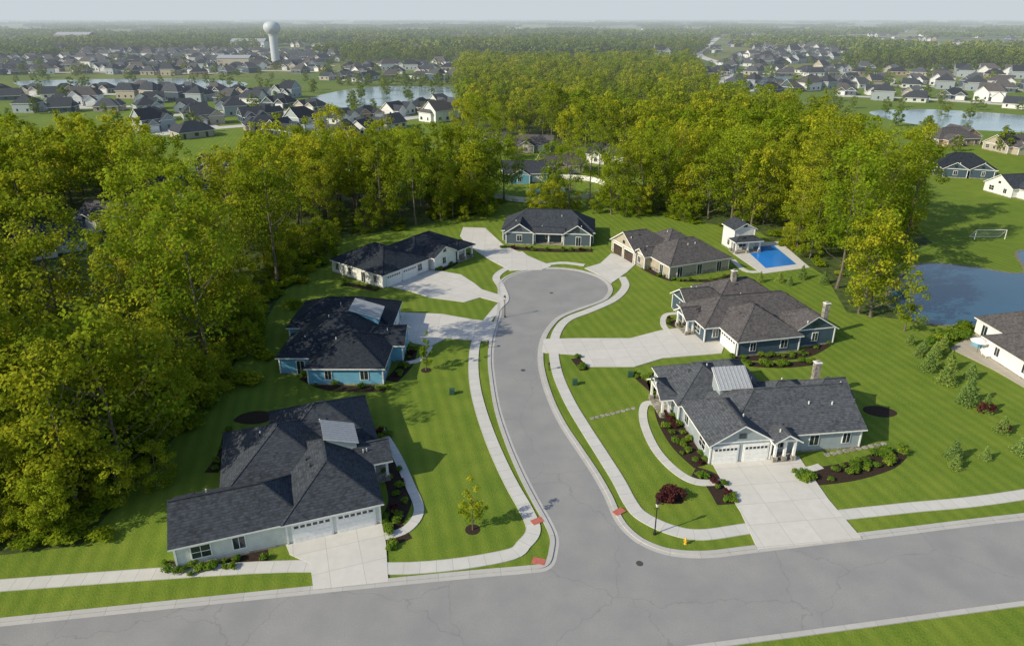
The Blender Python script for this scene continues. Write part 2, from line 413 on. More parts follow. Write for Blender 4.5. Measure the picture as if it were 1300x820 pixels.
    for c in chim:
        x,y,zt = c
        P['chimney'].box(x-.42,x+.42,y-.36,y+.36,0,zt); P['trim'].box(x-.5,x+.5,y-.44,y+.44,zt,zt+.1); P['chimney'].box(x-.2,x+.2,y-.2,y+.2,zt+.1,zt+.35)
    for s in sheds:
        x0,x1,y0,y1,zl,zh,dr = s
        def z(x,y):
            if dr == 'E': return zh+(zl-zh)*(x-x0)/(x1-x0)
            if dr == 'W': return zl+(zh-zl)*(x-x0)/(x1-x0)
            return zl+(zh-zl)*(y-y0)/(y1-y0)
        c4 = [(x0,y0),(x1,y0),(x1,y1),(x0,y1)]
        P['metal_roof'].poly([(x,y,z(x,y)) for x,y in c4])
        i4 = [(x0+.25,y0+.25),(x1-.25,y0+.25),(x1-.25,y1-.25),(x0+.25,y1-.25)]
        for j in range(4):
            p, q = i4[j], i4[(j+1)%4]; P['walls'].poly([(*p,2.5),(*q,2.5),(*q,z(*q)-.06),(*p,z(*p)-.06)])
            p, q = c4[j], c4[(j+1)%4]; P['trim'].poly([(*p,z(*p)-.16),(*q,z(*q)-.16),(*q,z(*q)-.004),(*p,z(*p)-.004)])
        nr = 9
        for j in range(nr):
            t = (j+.5)/nr
            if dr in 'EW': y = y0+(y1-y0)*t; P['metal_roof'].beam((x0,y,z(x0,y)+.03),(x1,y,z(x1,y)+.03),.05,.07)
            else: x = x0+(x1-x0)*t; P['metal_roof'].beam((x,y0,z(x,y0)+.03),(x,y1,z(x,y1)+.03),.05,.07)
    return P
def house(name, org, ang, wings, gdoors, wall, roof, gable=None, door=DOORW, stone=STONE, **kw):
    e = bpy.data.objects.new(name, None); COL.objects.link(e); e.location = (org[0],org[1],0); e.rotation_euler = (0,0,math.radians(ang)); e.empty_display_size = 2
    P = house_parts(wings, gdoors, **kw)
    mt = dict(walls=wall, gables=gable or wall, roof=roof, trim=TRIM, windows=GLASS, garage_door=door, metal_roof=METAL, stone_base=stone, chimney=stone)
    for k2, mb in P.items():
        if mb.f: add_obj(k2, mb.mesh(name+'_'+k2, mt[k2]), e)
    return e
WG = m_siding('pale_siding', (.58,.61,.58)); WB = m_siding('sky_blue_siding', (.15,.38,.53)); WW = m_siding('white_siding', (.74,.75,.74))
WT = m_siding('tan_siding', (.40,.36,.29)); WD = m_siding('slate_navy_siding', (.055,.090,.125)); WH = m_siding('grey_blue_siding', (.31,.36,.39)); WO = m_siding('dark_slate_siding', (.075,.105,.13))
R1 = m_shingle('charcoal_shingle', (.040,.047,.060)); R2 = m_shingle('black_shingle', (.022,.028,.039)); R3 = m_shingle('brown_grey_shingle', (.082,.077,.080)); R4 = m_shingle('weathered_shingle', (.068,.075,.088))

house('ranch_house', (-13.4,58), 19.5, [(-9.8,-.4,.4,14,'y','h','h'),(-10.5,.9,12,22.3,'x','h','h'),(-20.1,-8,.5,8,'x','g','h'),(-15.8,-4,6.5,19,'y','h','h'),(-1.5,1.8,7.4,11.4,'x','g','g','open')],
      [(0,'S',-7.3,3.7),(0,'S',-2.9,3.7)], WG, R1, chim=(), sheds=[(-5,-1.2,8.8,13,5.0,6.3,'E')], seed=3)
house('blue_house', (-30,87.5), 0, [(.3,11.2,.2,10.5,'y','h','h'),(-4,9.5,4.5,18,'y','h','h'),(-6.5,10,14,24.5,'x','h','h'),(6,13,7.5,13.5,'x','h','g'),(-4.8,2,3.4,11,'x','h','h')],
      [(2,'E',16.6,3.4),(2,'E',21,3.4)], WB, R2, gable=WW, sheds=[(3.8,8.6,13,18,4.9,6.4,'E')], pitch=.55, seed=4)
house('white_ranch_house', (-25.4,125.1), 52.3, [(.4,13,.4,15.8,'y','h','h'),(11,26,2,12.5,'x','h','h'),(14,20.5,-.6,6,'y','g','h'),(21,26,-1,3,'x','h','h','open')],
      [(0,'S',3.3,3.6),(0,'S',7.7,3.6)], WW, R2, seed=5, pitch=.5)
house('slate_ranch_house', (-2.3,155.3), -6, [(0,21.5,1.5,12.5,'x','h','h'),(1,7.4,-.9,5,'y','g','g'),(14.6,20.8,-.9,5,'y','g','g'),(7.6,14.4,-.4,2.2,'x','g','g','open')],
      [(0,'W',5,4.8)], WO, R1, gable=WO, pitch=.65, seed=6)
house('tan_ranch_house', (32,130.5), 22, [(.4,15.2,.4,11.5,'x','h','h'),(-1.5,9,10.5,20.5,'x','g','h'),(5,14.5,9,19,'y','h','h'),(-1.2,4,7.3,10.9,'x','g','h')],
      [(1,'W',13.2,3.7),(1,'W',17.8,3.7)], WT, R3, gable=WT, door=DOORB, seed=7, base=True)
house('slate_blue_house', (35.1,96.3), 12, [(.4,11.2,0,11.5,'y','h','h'),(-2.3,18.8,5.8,15.5,'x','h','h'),(-1.3,7,14,20.5,'x','g','h'),(4,16.5,14,23,'x','h','h'),(11,18.3,1.2,8,'y','g','h'),(-4,-1.5,9,13,'x','g','g','open')],
      [(0,'W',2.9,4.4)], WD, R3, gable=WD, chim=[(18.6,4.5,5.8),(9,18,7.4)], seed=8)
house('grey_blue_house', (23.3,68.2), 7, [(.4,8,.3,10,'y','g','h'),(3,20.3,1.4,11.8,'x','h','g'),(-.2,9,9.5,19.4,'y','h','h'),(6,12.5,9,20,'y','h','h'),(11,18,8,13.3,'x','h','h'),(18,23,8.4,13,'x','h','g','open'),(-2,.2,11,16,'x','g','h','open'),(8.2,11,-.3,3,'y','g','h','open')],
      [(0,'S',2.3,2.9),(0,'S',6.1,2.9)], WH, R4, gable=WH, chim=[(20.8,13.4,5.6)], sheds=[(4.6,9.2,8.6,11.6,5.2,6.9,'S')], seed=9)
house('pool_cabana', G(930,319), 12, [(0,5,0,5,'y','g','g','x',2.2),(-.6,5.6,-2.2,.4,'x','h','h','open')], [], WW, R1, pitch=.5, seed=10)
house('white_ranch_house', (76,87), 4, [(0,12,0,11,'x','h','h'),(4,14,9,18,'y','h','h')], [], WW, R3, seed=11)
house('brick_house', G(1190,186), 10, [(0,20,0,12,'x','h','h'),(2,9,-3,4,'y','g','h'),(13,24,4,16,'y','g','g')], [(2,'S',18,3.4)], BRICKT, R3, seed=12)
house('brick_house', G(1185,222), -20, [(0,18,0,13,'x','h','h'),(2,9,-3,4,'y','g','h'),(10,17,-2,4,'y','g','h')], [], WD, R2, seed=13)
house('brick_house', G(1278,196), 10, [(0,16,0,12,'x','g','g'),(2,9,-3,4,'y','g','h')], [], WT, R3, seed=14)
house('white_house', G(1283,252), 10, [(0,16,0,10,'x','g','g'),(2,9,-3,4,'y','g','h')], [], WW, R1, seed=15)
for p, a, w, r in [((655,192),-15,WT,R3),((600,190),10,WT,R3),((640,232),5,WB,R1),((690,222),12,BRICKT,R3),((745,205),-30,WW,R1),((200,256),20,WW,R1),((100,290),-10,WW,R3),((250,222),0,WT,R1),((20,330),30,WW,R1)]:
    house('backyard_house', G(*p), a, [(0,14,0,10,'x','g','g'),(2,8,-3,4,'y','g','h')], [(0,'S',11,3.4)], w, r, seed=16)

# ---- far houses: shared meshes
def far_mesh(idx, wall, roof):
    rd = random.Random(idx*11)
    w1 = rd.uniform(11,15.5); d1 = rd.uniform(9,12); ex = rd.choice((0,2.4,2.4))
    wings = [(-w1/2,w1/2,-d1/2,d1/2,'x',rd.choice('hg'),rd.choice('hg'),'x',ex),(-w1/2+.5,-w1/2+6.5,-d1/2-3,1,'y','g','h'),(1,w1/2+1.5,-d1/2-1.5,3,'y','g','h','x',ex*.6)]
    P = house_parts(wings, [(1,'S',-w1/2+3.5,4.6)], seed=idx, detail=False, pitch=.75)
    mats = dict(walls=wall, gables=wall, roof=roof, trim=TRIM, windows=GLASS, garage_door=DOORW, metal_roof=METAL, stone_base=STONE, chimney=STONE)
    me = bpy.data.meshes.new('suburban_house_mesh'); v = []; f = []; mi = []
    for j, (k2, mb) in enumerate(P.items()):
        me.materials.append(mats[k2]); n = len(v); v += mb.v
        for q in mb.f: f.append(tuple(n+a for a in q)); mi.append(j)
    me.from_pydata(v, [], f); me.polygons.foreach_set('material_index', mi); me.update(); return me
RF = [R1,R2,R3,R1,R4]; WL = [WT,WW,WH,WG,WO,WD,WT,BRICKT]
FM = [far_mesh(i+1, WL[i%8], RF[(i*3)%5]) for i in range(14)]
streets = [
 [(-140,97),(0,94),(120,92),(250,94),(340,90),(400,92)], [(-30,124),(60,122),(130,120),(200,121),(270,124),(350,128)], [(40,138),(120,137),(200,134)],
 [(170,150),(250,145),(330,141),(392,146)], [(380,178),(430,165),(480,156),(545,147),(612,136)], [(430,103),(500,97),(600,102)],
 [(195,172),(260,164),(340,158)], [(-100,86),(100,84),(300,86),(425,84)], [(-60,79),(150,78),(330,79),(420,79)], [(-60,73.5),(150,73),(330,73),(430,74)], [(-60,69),(150,68.5),(330,68),(430,69)], [(430,91),(500,87),(595,88)],
 [(836,104),(880,97),(905,88)], [(930,84),(1010,79),(1100,77),(1300,80),(1400,83)], [(940,73),(1100,72),(1300,74)], [(945,116),(1040,110),(1120,108),(1200,111),(1330,116)],
 [(935,92),(1000,95),(1100,93),(1250,97),(1400,102)], [(1060,122),(1170,126),(1290,134),(1400,140)], [(960,67),(1100,67),(1250,69)]]
fh = []
rs = random.Random(5)
MIDX = [(36,182),(62,164),(65,132),(61,114),(69,111),(71,124),(84,143),(100,155),(112,205),(132,300),(118,420),(170,700),(-55,700),(-25,330),(5,290),(45,280),(44,225)]
for s in streets:
    c = cat(GG(s), False, 14)
    ribbon('distant_street', c, 9, 0, .09, CONC)
    P = np.array(c); d = np.concatenate([[0], np.cumsum(np.linalg.norm(np.diff(P, axis=0), axis=1))])
    q = 8
    while q < d[-1]:
        x = np.interp(q, d, P[:,0]); y = np.interp(q, d, P[:,1]); x2 = np.interp(min(q+2,d[-1]), d, P[:,0]); y2 = np.interp(min(q+2,d[-1]), d, P[:,1])
        a = math.atan2(y2-y, x2-x)
        for sg in (-1,1):
            of = 17+rs.uniform(-2,3)
            hx = x-math.sin(a)*sg*of; hy = y+math.cos(a)*sg*of
            if rs.random() < .05 or inpoly(hx, hy, MIDX): continue
            if any((hx-b[0])**2+(hy-b[1])**2 < 16.5**2 for b in fh): continue
            fh.append((hx,hy))
            o = add_obj('suburban_house', rs.choice(FM), None, (hx,hy,0)); o.rotation_euler = (0,0,a+(math.pi if sg < 0 else 0)+rs.uniform(-.2,.2)); o.scale = (rs.choice((1,-1)),1,rs.uniform(.95,1.2))
            if sg > 0 or y < 420: ribbon('distant_driveway', [(hx,hy),((hx+x)/2,(hy+y)/2),(x,y)], 5, 0, .07, CONC)
        q += rs.uniform(17.5,21.5)
ribbon('distant_road', cat(GG([(885,125),(905,108),(922,95),(917,82),(886,69),(900,57),(912,48)]), False, 8), 13, 0, .12, CONC)

# ---------------------------------------------------------------- vegetation
def tube(v, f, tint, pts, rad, n=6):
    b = len(v)
    for i, (p, r) in enumerate(zip(pts, rad)):
        p = Vector(p); d = (Vector(pts[min(i+1,len(pts)-1)])-Vector(pts[max(i-1,0)])).normalized()
        s = d.cross(Vector((.3,1,.1))).normalized(); t = d.cross(s)
        for k2 in range(n):
            a = 2*math.pi*k2/n; v.append(tuple(p+(s*math.cos(a)+t*math.sin(a))*r)); tint.append(.5)
    for i in range(len(pts)-1):
        for k2 in range(n): f.append((b+i*n+k2, b+i*n+(k2+1)%n, b+(i+1)*n+(k2+1)%n, b+(i+1)*n+k2))
def leafcloud(C, RC, TI, n, size, rg, flat=.75, upb=.5):
    C = np.repeat(np.array(C), n, 0); RC = np.repeat(np.array(RC), n); TI = np.repeat(np.array(TI), n); M = len(C)
    d = rg.normal(size=(M,3)); d /= np.linalg.norm(d, axis=1)[:,None]
    r = RC*rg.uniform(.25,1.12,M)**.6; d2 = d.copy(); d2[:,2] *= flat
    pos = C+d2*r[:,None]
    nr = d*.6+rg.normal(size=(M,3))*.38; nr[:,2] += upb; nr /= np.linalg.norm(nr, axis=1)[:,None]
    t = np.cross(nr, rg.normal(size=(M,3))); t /= np.linalg.norm(t, axis=1)[:,None]; b = np.cross(nr, t)
    s = size*rg.uniform(.6,1.3,M)[:,None]
    V = np.stack([pos-t*s*.5, pos-b*s*.36, pos+t*s*.5, pos+b*s*.36], 1).reshape(-1,3)
    ti = np.clip(TI+rg.uniform(-.2,.2,M), 0, 1); return V, np.repeat(ti, 4)
def finish(name, v, f, ti, LV, LT, leafmat):
    n = len(v); M = len(LV)//4
    V = v+[tuple(x) for x in LV.tolist()]; Fc = f+[(n+4*i,n+4*i+1,n+4*i+2,n+4*i+3) for i in range(M)]
    me = bpy.data.meshes.new(name); me.from_pydata(V, [], Fc); me.materials.append(BARK); me.materials.append(leafmat)
    me.polygons.foreach_set('material_index', [0]*len(f)+[1]*M)
    at = me.attributes.new('tint','FLOAT','POINT'); at.data.foreach_set('value', list(ti)+LT.tolist()); me.update(); return me
def tree_mesh(seed, H, cr, cb, nc, nl, ls, mat=LEAF, tr=.28, rc=(1.4,2.5), nb=11):
    rg = np.random.default_rng(seed); v = []; f = []; ti = []
    k2 = 7; lean = rg.normal(size=2)*.03*H
    tp = [(lean[0]*(i/k2)**2+rg.normal()*.06*cr*.3, lean[1]*(i/k2)**2+rg.normal()*.06*cr*.3, H*.9*i/k2) for i in range(k2+1)]
    tube(v, f, ti, tp, [tr*(1-.88*i/k2)*(1.35 if i == 0 else 1) for i in range(k2+1)], 7)
    C = []; RC = []; TI = []
    ax = rg.uniform(.75,1.15)
    while len(C) < nc:
        s = rg.uniform(0,1); prof = math.sin(math.pi*(s*.70+.20))**.6
        a = rg.uniform(0,2*math.pi); lob = 1+.20*math.sin(a*2+seed)+.18*math.sin(a*3+seed*2+s*5)
        r = cr*prof*lob*math.sqrt(rg.uniform(.15,1)); z = H*(cb+(1-cb)*s*.95)+rg.normal()*.5
        j = z/(H*.9)*k2; lx = lean[0]*(j/k2)**2; ly = lean[1]*(j/k2)**2
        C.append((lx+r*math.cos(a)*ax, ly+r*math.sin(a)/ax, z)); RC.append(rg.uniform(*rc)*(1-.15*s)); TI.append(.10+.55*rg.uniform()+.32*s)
    for c in sorted(C, key=lambda c:-math.hypot(c[0],c[1]))[:nb]:
        zb = c[2]-math.hypot(c[0],c[1])*.75-.05*H; zb = max(zb, H*cb*.6); q = zb/(H*.9)
        p0 = (lean[0]*q*q, lean[1]*q*q, zb); pm = (p0[0]*.45+c[0]*.55, p0[1]*.45+c[1]*.55, zb*.6+c[2]*.4)
        tube(v, f, ti, [p0, pm, c], [tr*.36*(1-q*.6), tr*.22*(1-q*.5), tr*.06], 5)
    LV, LT = leafcloud(C, RC, TI, nl, ls, rg)
    return finish('tree_mesh', v, f, ti, LV, LT, mat)
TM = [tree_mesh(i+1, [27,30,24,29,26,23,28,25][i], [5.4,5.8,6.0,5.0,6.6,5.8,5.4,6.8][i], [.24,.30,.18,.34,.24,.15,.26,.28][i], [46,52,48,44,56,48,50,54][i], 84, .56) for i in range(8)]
SPARSE = [tree_mesh(31, 27, 4.2, .38, 34, 60, .44, nb=20, rc=(1.0,1.8)), tree_mesh(32, 25, 4.6, .34, 32, 62, .44, nb=20, rc=(1.0,1.8))]
LOWT = [tree_mesh(61+i, 13, 4.4+.4*i, .08, 42, 90, .44, tr=.18, rc=(1.0,1.8), nb=6) for i in range(3)]
FT = [tree_mesh(41+i, 25, 6.2, .26, 38, 38, .95, rc=(1.5,2.7), nb=3) for i in range(4)]
LT_ = [tree_mesh(45+i, 20, 6.2, .12, 34, 30, 1.25, LEAFD, rc=(1.6,2.8), nb=3) for i in range(4)]
YT = [tree_mesh(51, 5.2, 1.25, .32, 22, 60, .22, tr=.07, rc=(.35,.6), nb=8), tree_mesh(52, 5.8, 1.4, .3, 24, 60, .22, tr=.08, rc=(.35,.6), nb=8)]
def shrub_mesh(seed, mat=SHRUB, ls=.16):
    rg = np.random.default_rng(seed); C = []; RC = []; TI = []
    for _ in range(9):
        a = rg.uniform(0,6.28); r = rg.uniform(0,.42); C.append((r*math.cos(a), r*math.sin(a), rg.uniform(.25,.62))); RC.append(rg.uniform(.22,.36)); TI.append(rg.uniform(.3,.8))
    LV, LT = leafcloud(C, RC, TI, 60, ls, rg); return finish('shrub_mesh', [], [], [], LV, LT, mat)
SH = [shrub_mesh(1), shrub_mesh(2), shrub_mesh(3)]; SHR = shrub_mesh(4, REDL); BIG = shrub_mesh(5, LEAF, .14)
def conifer_mesh(seed):
    rg = np.random.default_rng(seed); C = []; RC = []; TI = []; v = []; f = []; ti = []
    tube(v, f, ti, [(0,0,0),(0,0,1.8),(0,0,3.5)], [.09,.06,.02])
    for i in range(15):
        z = .3+3.2*i/14; R_ = 1.3*(1-i/14.5)
        m = max(1, int(2+R_*8))
        for j in range(m):
            a = j/m*6.28+i*1.3+rg.uniform(-.2,.2); q = R_*rg.uniform(.55,1); C.append((q*math.cos(a), q*math.sin(a), z-.12*q)); RC.append(.2+.14*R_); TI.append(rg.uniform(.3,.95))
    LV, LT = leafcloud(C, RC, TI, 26, .19, rg, .6, .3); return finish('conifer_mesh', v, f, ti, LV, LT, CONIF)
CF = [conifer_mesh(1), conifer_mesh(2)]
def put(name, me, x, y, s=1, parent=None, z=0, sz=None):
    o = add_obj(name, me, parent, (x,y,z)); o.scale = (s,s,sz or s); o.rotation_euler = (0,0,random.uniform(0,6.28)); return o
def empt(n): 
    e = bpy.data.objects.new(n, None); COL.objects.link(e); return e
wood = empt('distant_woods'); under = empt('woodland_undergrowth')
LEFT = [(-44,55),(-43.5,64),(-43,81),(-43,100),(-44.5,120),(-45,140),(-43,158),(-24,170),(-10,180),(-4,190),(-12,202),(-40,205),(-80,215),(-130,225),(-200,225),(-200,36),(-60,52)]
MID = MIDX
slab('forest_floor', LEFT, 0, .02, FFLOOR); slab('forest_floor', MID, 0, .02, FFLOOR)
cl = [G(200,256),G(100,290),G(250,222),G(20,330)]
def scatter(poly, step):
    xs = [p[0] for p in poly]; ys = [p[1] for p in poly]; y = min(ys); out = []
    while y < max(ys):
        st = step*(1 if y < 300 else 1.2); x = min(xs)
        while x < max(xs):
            px_, py_ = x+random.uniform(-.45,.45)*st, y+random.uniform(-.45,.45)*st
            if inpoly(px_, py_, poly) and not any(abs(px_-c[0]*(py_/c[1])-6) < 11 and -42 < py_-c[1] < 13 for c in cl) and abs(px_)*.95 < py_+30 : out.append((px_,py_))
            x += st
        y += st
    return out
tp = scatter(LEFT, 7.5)+scatter(MID, 8.2)
for x, y in tp:
    edgeL = x < -35 and x > -50 and y < 165
    edgeM = x > 0 and y < 200
    if (edgeL and random.random() < .45) or (edgeM and random.random() < .25): m = random.choice(LOWT); s = random.uniform(.75,1.2)
    elif y > 250 or (x > -120 and y > 215) or (y > 150 and x < -62): m = random.choice(FT); s = random.uniform(.6,1.0)
    else: m = random.choice(TM if random.random() < .90 else SPARSE); s = random.choice((random.uniform(.5,.75), random.uniform(.75,1.06), random.uniform(.8,1.0)))
    if y < 175: put('deciduous_tree', m, x, y, s)
    else: put('tree', m, x, y, s*.93, wood)
for i in range(22):
    x = random.uniform(-88,-45); y = 57+random.uniform(0,9)-(x+45)*(-.12)
    put('deciduous_tree', random.choice(LOWT+TM[5:6]), x, y, random.uniform(.5,.95))
for p in [(600,268),(622,262),(640,255),(700,262),(722,268),(748,262),(775,272),(790,262),(815,270),(560,262),(585,258),(655,215),(720,225),(760,225),(790,240),(770,205),(735,195),(700,185),(640,178),(605,200),(805,215),(590,215),(625,205),(1090,398),(1104,402)]:
    x, y = G(*p); put('deciduous_tree', random.choice(SPARSE+TM), x, y, random.uniform(.6,.9))
for i in range(26):
    x, y = G(random.uniform(545,840), random.uniform(262,276)); put('understory_tree', random.choice(LOWT), x, y, random.uniform(.3,.75), under)
def along(poly, n, w, smin, smax):
    P = np.array(poly); d = np.concatenate([[0], np.cumsum(np.linalg.norm(np.diff(P, axis=0), axis=1))])
    for _ in range(n):
        q = random.uniform(0, d[-1]); x = np.interp(q, d, P[:,0])+random.gauss(0,w); y = np.interp(q, d, P[:,1])+random.gauss(0,w)
        if random.random() < .22: put('understory_tree', random.choice(LOWT), x, y, random.uniform(.3,.65), under)
        else: put('undergrowth_bush', BIG, x, y, random.uniform(smin,smax), under, sz=random.uniform(.6,1)*smin*1.3)
along([(x-1.5,y) for x,y in LEFT[:7]], 150, 1.9, 1.8, 4.6); along([(x,y+5) for x,y in LEFT[6:10]], 40, 2.8, 1.4, 4.0); along([(x+2,y+2) for x,y in MID[:3]], 40, 2.6, 1.4, 4.0)
along([(x-1,y+3) for x,y in MID[5:9]], 40, 2.2, 1.2, 3.4); along([(-46,56),(-70,53),(-95,50)], 40, 1.5, 1.6, 3.8)
n = 0
while n < 520:
    y = random.uniform(255, 1000); x = random.uniform(-.85,.85)*y
    if inpoly(x, y, MID) or any((x-a)**2+(y-b)**2 < 80 for a,b in fh): continue
    if random.random() < .4 and y < 500 : continue
    put('tree', random.choice(LT_), x, y, random.uniform(.22,.55), wood); n += 1
def patch(px, step=10, smin=.7, smax=1.1):
    pl = GG(px); 
    xs = [p[0] for p in pl]; ys = [p[1] for p in pl]; y = min(ys)
    while y < max(ys):
        x = min(xs)
        while x < max(xs):
            a, b = x+random.uniform(-4,4), y+random.uniform(-4,4)
            if inpoly(a, b, pl): put('tree', random.choice(LT_), a, b, random.uniform(smin,smax), wood)
            x += step
        y += step
patch([(1065,88),(1180,88),(1400,93),(1400,87),(1180,83),(1070,83)], 12)
patch([(590,72),(880,72),(900,62),(560,62)], 14)
patch([(435,80),(600,83),(600,74),(435,72)], 14, .5, .9)
patch([(-100,65),(330,64),(330,61),(-100,61)], 15, .6, .9)
patch([(430,110),(590,109),(590,106),(430,107)], 9, .3, .5)
def block(seed):
    rg = np.random.default_rng(seed); C = []; RC = []; TI = []
    for _ in range(75):
        x = rg.uniform(-65,65); y = rg.uniform(-28,28); h = rg.uniform(10,17); t = rg.uniform(.1,.9)
        for k2 in range(4):
            C.append((x+rg.normal()*2.5, y+rg.normal()*2.5, h*rg.uniform(.5,1))); RC.append(rg.uniform(3,5)); TI.append(t+rg.uniform(-.15,.15))
    LV, LT = leafcloud(C, RC, TI, 18, 3.6, rg); return finish('woodland_block', [], [], [], LV, LT, LEAFD)
BL = [block(i+70) for i in range(4)]
y = 980.0
while y < 9000:
    x = -.9*y
    while x < .9*y:
        w = math.sin(x*.0021+y*.0013)+math.sin(x*.0009-y*.0031+2)
        if random.random() < .52+.22*w:
            o = put('woodland_block', random.choice(BL), x+random.uniform(-40,40), y+random.uniform(-.04,.04)*y, 1, wood)
            o.scale = (1.3 if y > 2500 else 1, 1.2, random.uniform(.75,1.15)); o.rotation_euler = (0,0,random.uniform(-.35,.35))
        x += 115 if y < 2500 else 165
    y *= 1.085
rb = random.Random(3)
for _ in range(260):
    y = rb.uniform(950,3200); x = rb.uniform(-.8,.8)*y
    o = add_obj('suburban_house', rb.choice(FM), None, (x,y,0)); o.rotation_euler = (0,0,rb.uniform(-.4,.4)); o.scale = (1.3,1.3,1.6)

# ---------------------------------------------------------------- planting
def bed(px, w, n, smin=.6, smax=1.1, red=0, z=.035):
    P = cat(GG(px), False, 6); ribbon('mulch_bed', P, w, -.02, z, MULCH)
    A = np.array(P)
    for i in range(n):
        j = random.randrange(len(P)); x = A[j,0]+random.uniform(-w*.38,w*.38); y = A[j,1]+random.uniform(-w*.38,w*.38)
        put('garden_shrub', SHR if random.random() < red else random.choice(SH), x, y, random.uniform(smin,smax), None, .02)
bed([(478,545),(492,575),(502,605),(508,635),(497,662)], 2.6, 30, red=.12)
bed([(206,722),(262,722),(340,705)], 2.0, 18)
bed([(268,600),(285,575),(292,548)], 1.6, 6)
bed([(492,668),(506,690)], 3.0, 7)
bed([(385,478),(420,492),(490,494)], 1.7, 16)
bed([(496,484),(516,462),(522,440)], 2.2, 16, red=.2)
bed([(435,360),(480,368)], 1.6, 8); bed([(555,345),(575,335),(598,322)], 1.8, 10)
bed([(640,314),(695,318),(752,318)], 2.4, 20, red=.2)
bed([(818,340),(838,350),(856,356)], 2.0, 9); bed([(862,356),(905,356),(935,348)], 1.6, 9)
bed([(850,408),(868,414),(884,404)], 2.5, 10, red=.3); bed([(928,454),(975,454),(1020,450),(1048,436)], 2.0, 20)
bed([(832,478),(842,505),(850,535),(868,565),(895,590)], 3.2, 44, red=.12)
bed([(880,600),(905,610),(925,640)], 2.6, 12, red=.3)
bed([(1000,606),(1040,604),(1080,598),(1118,586),(1135,572)], 3.2, 30, .7,1.3)
bed([(815,478),(840,500)], 2.5, 9); bed([(730,455),(742,470)], 1.4, 5)
bed([(950,462),(990,464),(1035,460)], 1.6, 14, .9, 1.4)
for p, s in [((600,672),1),((541,470),1),((1148,420),1.7)]:
    x, y = G(*p)
    put('young_tree', random.choice(YT), x, y, s)
    if p[1] > 420: slab('mulch_ring', [(x+.8*math.cos(a*.523), y+.8*math.sin(a*.523)) for a in range(12)], 0, .03, MULCH)
for p, r in [((850,632),1.7),((1117,522),2.2),((320,530),2.6)]:
    x, y = G(*p); slab('mulch_ring', cat([(x+r*random.uniform(.8,1.15)*math.cos(a*.785), y+r*.6*random.uniform(.8,1.2)*math.sin(a*.785)) for a in range(8)], True, 4), 0, .03, MULCH)
x, y = G(850,636)
for dx, dy in ((0,0),(.9,.3),(-.8,.2),(.2,.9)): put('purple_leaf_shrub', SHR, x+dx, y+dy, 1.6)
for p, s in [((1178,470),1.0),((1200,486),1.0),((1228,512),1.05),((1250,522),.8),((1272,548),.75),((1210,582),.85),((1212,594),.6),((1250,583),.5),((1296,575),.8),((1185,455),.8),((1232,480),.7),
             ((1018,354),.85),((1046,360),.8),((990,358),.7),((1155,437),.55),((1172,445),.55),((965,358),.6),((1225,500),.6),((1002,362),.6),((1205,468),.8),((1165,452),.6),((1195,447),.8)]:
    x, y = G(*p); put('spruce_tree', random.choice(CF), x, y, s*random.uniform(.95,1.2), sz=s*random.uniform(.85,1.1))
for i in range(34):
    t = random.random(); x, y = G(1185+45*t, 440-20*t); put('hedge_shrub', random.choice(SH+[BIG]), x+random.uniform(-1.5,1.5), y+random.uniform(-1.5,1.5), random.uniform(1.2,2.2))
x, y = G(1250,522); put('purple_leaf_shrub', SHR, x, y, 2.0); x, y = G(1275,548); put('purple_leaf_shrub', SHR, x, y, 1.5)
mb = MB()
for i in range(9):
    x, y = G(752+i*6.5, 531-i*1.6); mb.lathe([(.35,0),(.36,.03),(.30,.05)], x, y, 7)
for i in range(10):
    x, y = G(1050+i*8, 577-i*1.5); mb.lathe([(.4,0),(.42,.05),(.34,.07)], x, y, 7)
add_obj('stepping_stones', mb.mesh('stepping_stones', STONE))

# ---------------------------------------------------------------- street furniture
LG = m_flat('frosted_glass', (.6,.6,.55))
def lamp(x, y):
    e = empt('street_lamp'); e.location = (x,y,0)
    mb = MB(); mb.lathe([(.16,0),(.16,.25),(.10,.4),(.07,.6),(.055,3.4),(.09,3.45),(.09,3.5)], n=10); add_obj('pole', mb.mesh('pole', BLACK), e)
    mb = MB(); mb.lathe([(.10,3.5),(.19,3.95),(.19,3.97)], n=6); add_obj('lantern', mb.mesh('lantern', LG), e)
    mb = MB(); mb.lathe([(.24,3.97),(.12,4.15),(.03,4.3),(.02,4.4)], n=6); mb.beam((-.3,0,3.3),(.3,0,3.3),.04,.04); add_obj('cap', mb.mesh('cap', BLACK), e)
lamp(*G(831,678)); lamp(*G(641,403))
def fence(name, pts, h, mat, gap=2.0, pick=None):
    mb = MB(); P = np.array(pts, float); d = np.concatenate([[0], np.cumsum(np.linalg.norm(np.diff(P, axis=0), axis=1))])
    n = max(1, int(d[-1]/gap)); L_ = [(np.interp(q,d,P[:,0]), np.interp(q,d,P[:,1])) for q in np.linspace(0,d[-1],n+1)]
    for p in L_: mb.box(p[0]-.05,p[0]+.05,p[1]-.05,p[1]+.05,0,h+.1)
    for a, b in zip(L_, L_[1:]):
        for z in ((.2,h) if pick != 'solid' else (h,)): mb.beam((*a,z),(*b,z),.05,.06)
        if pick == 'solid': mb.beam((*a,h/2),(*b,h/2),.03,h-.1)
        else:
            for k2 in range(1, 8): 
                t = k2/8; mb.beam((a[0]+(b[0]-a[0])*t, a[1]+(b[1]-a[1])*t, .1),(a[0]+(b[0]-a[0])*t, a[1]+(b[1]-a[1])*t, h),.025,.025)
    return add_obj(name, mb.mesh(name, mat))
fence('black_fence', GG([(1215,418),(1260,417),(1330,418)]), 1.3, BLACK)
fence('black_fence', GG([(1215,418),(1190,440)]), 1.3, BLACK)
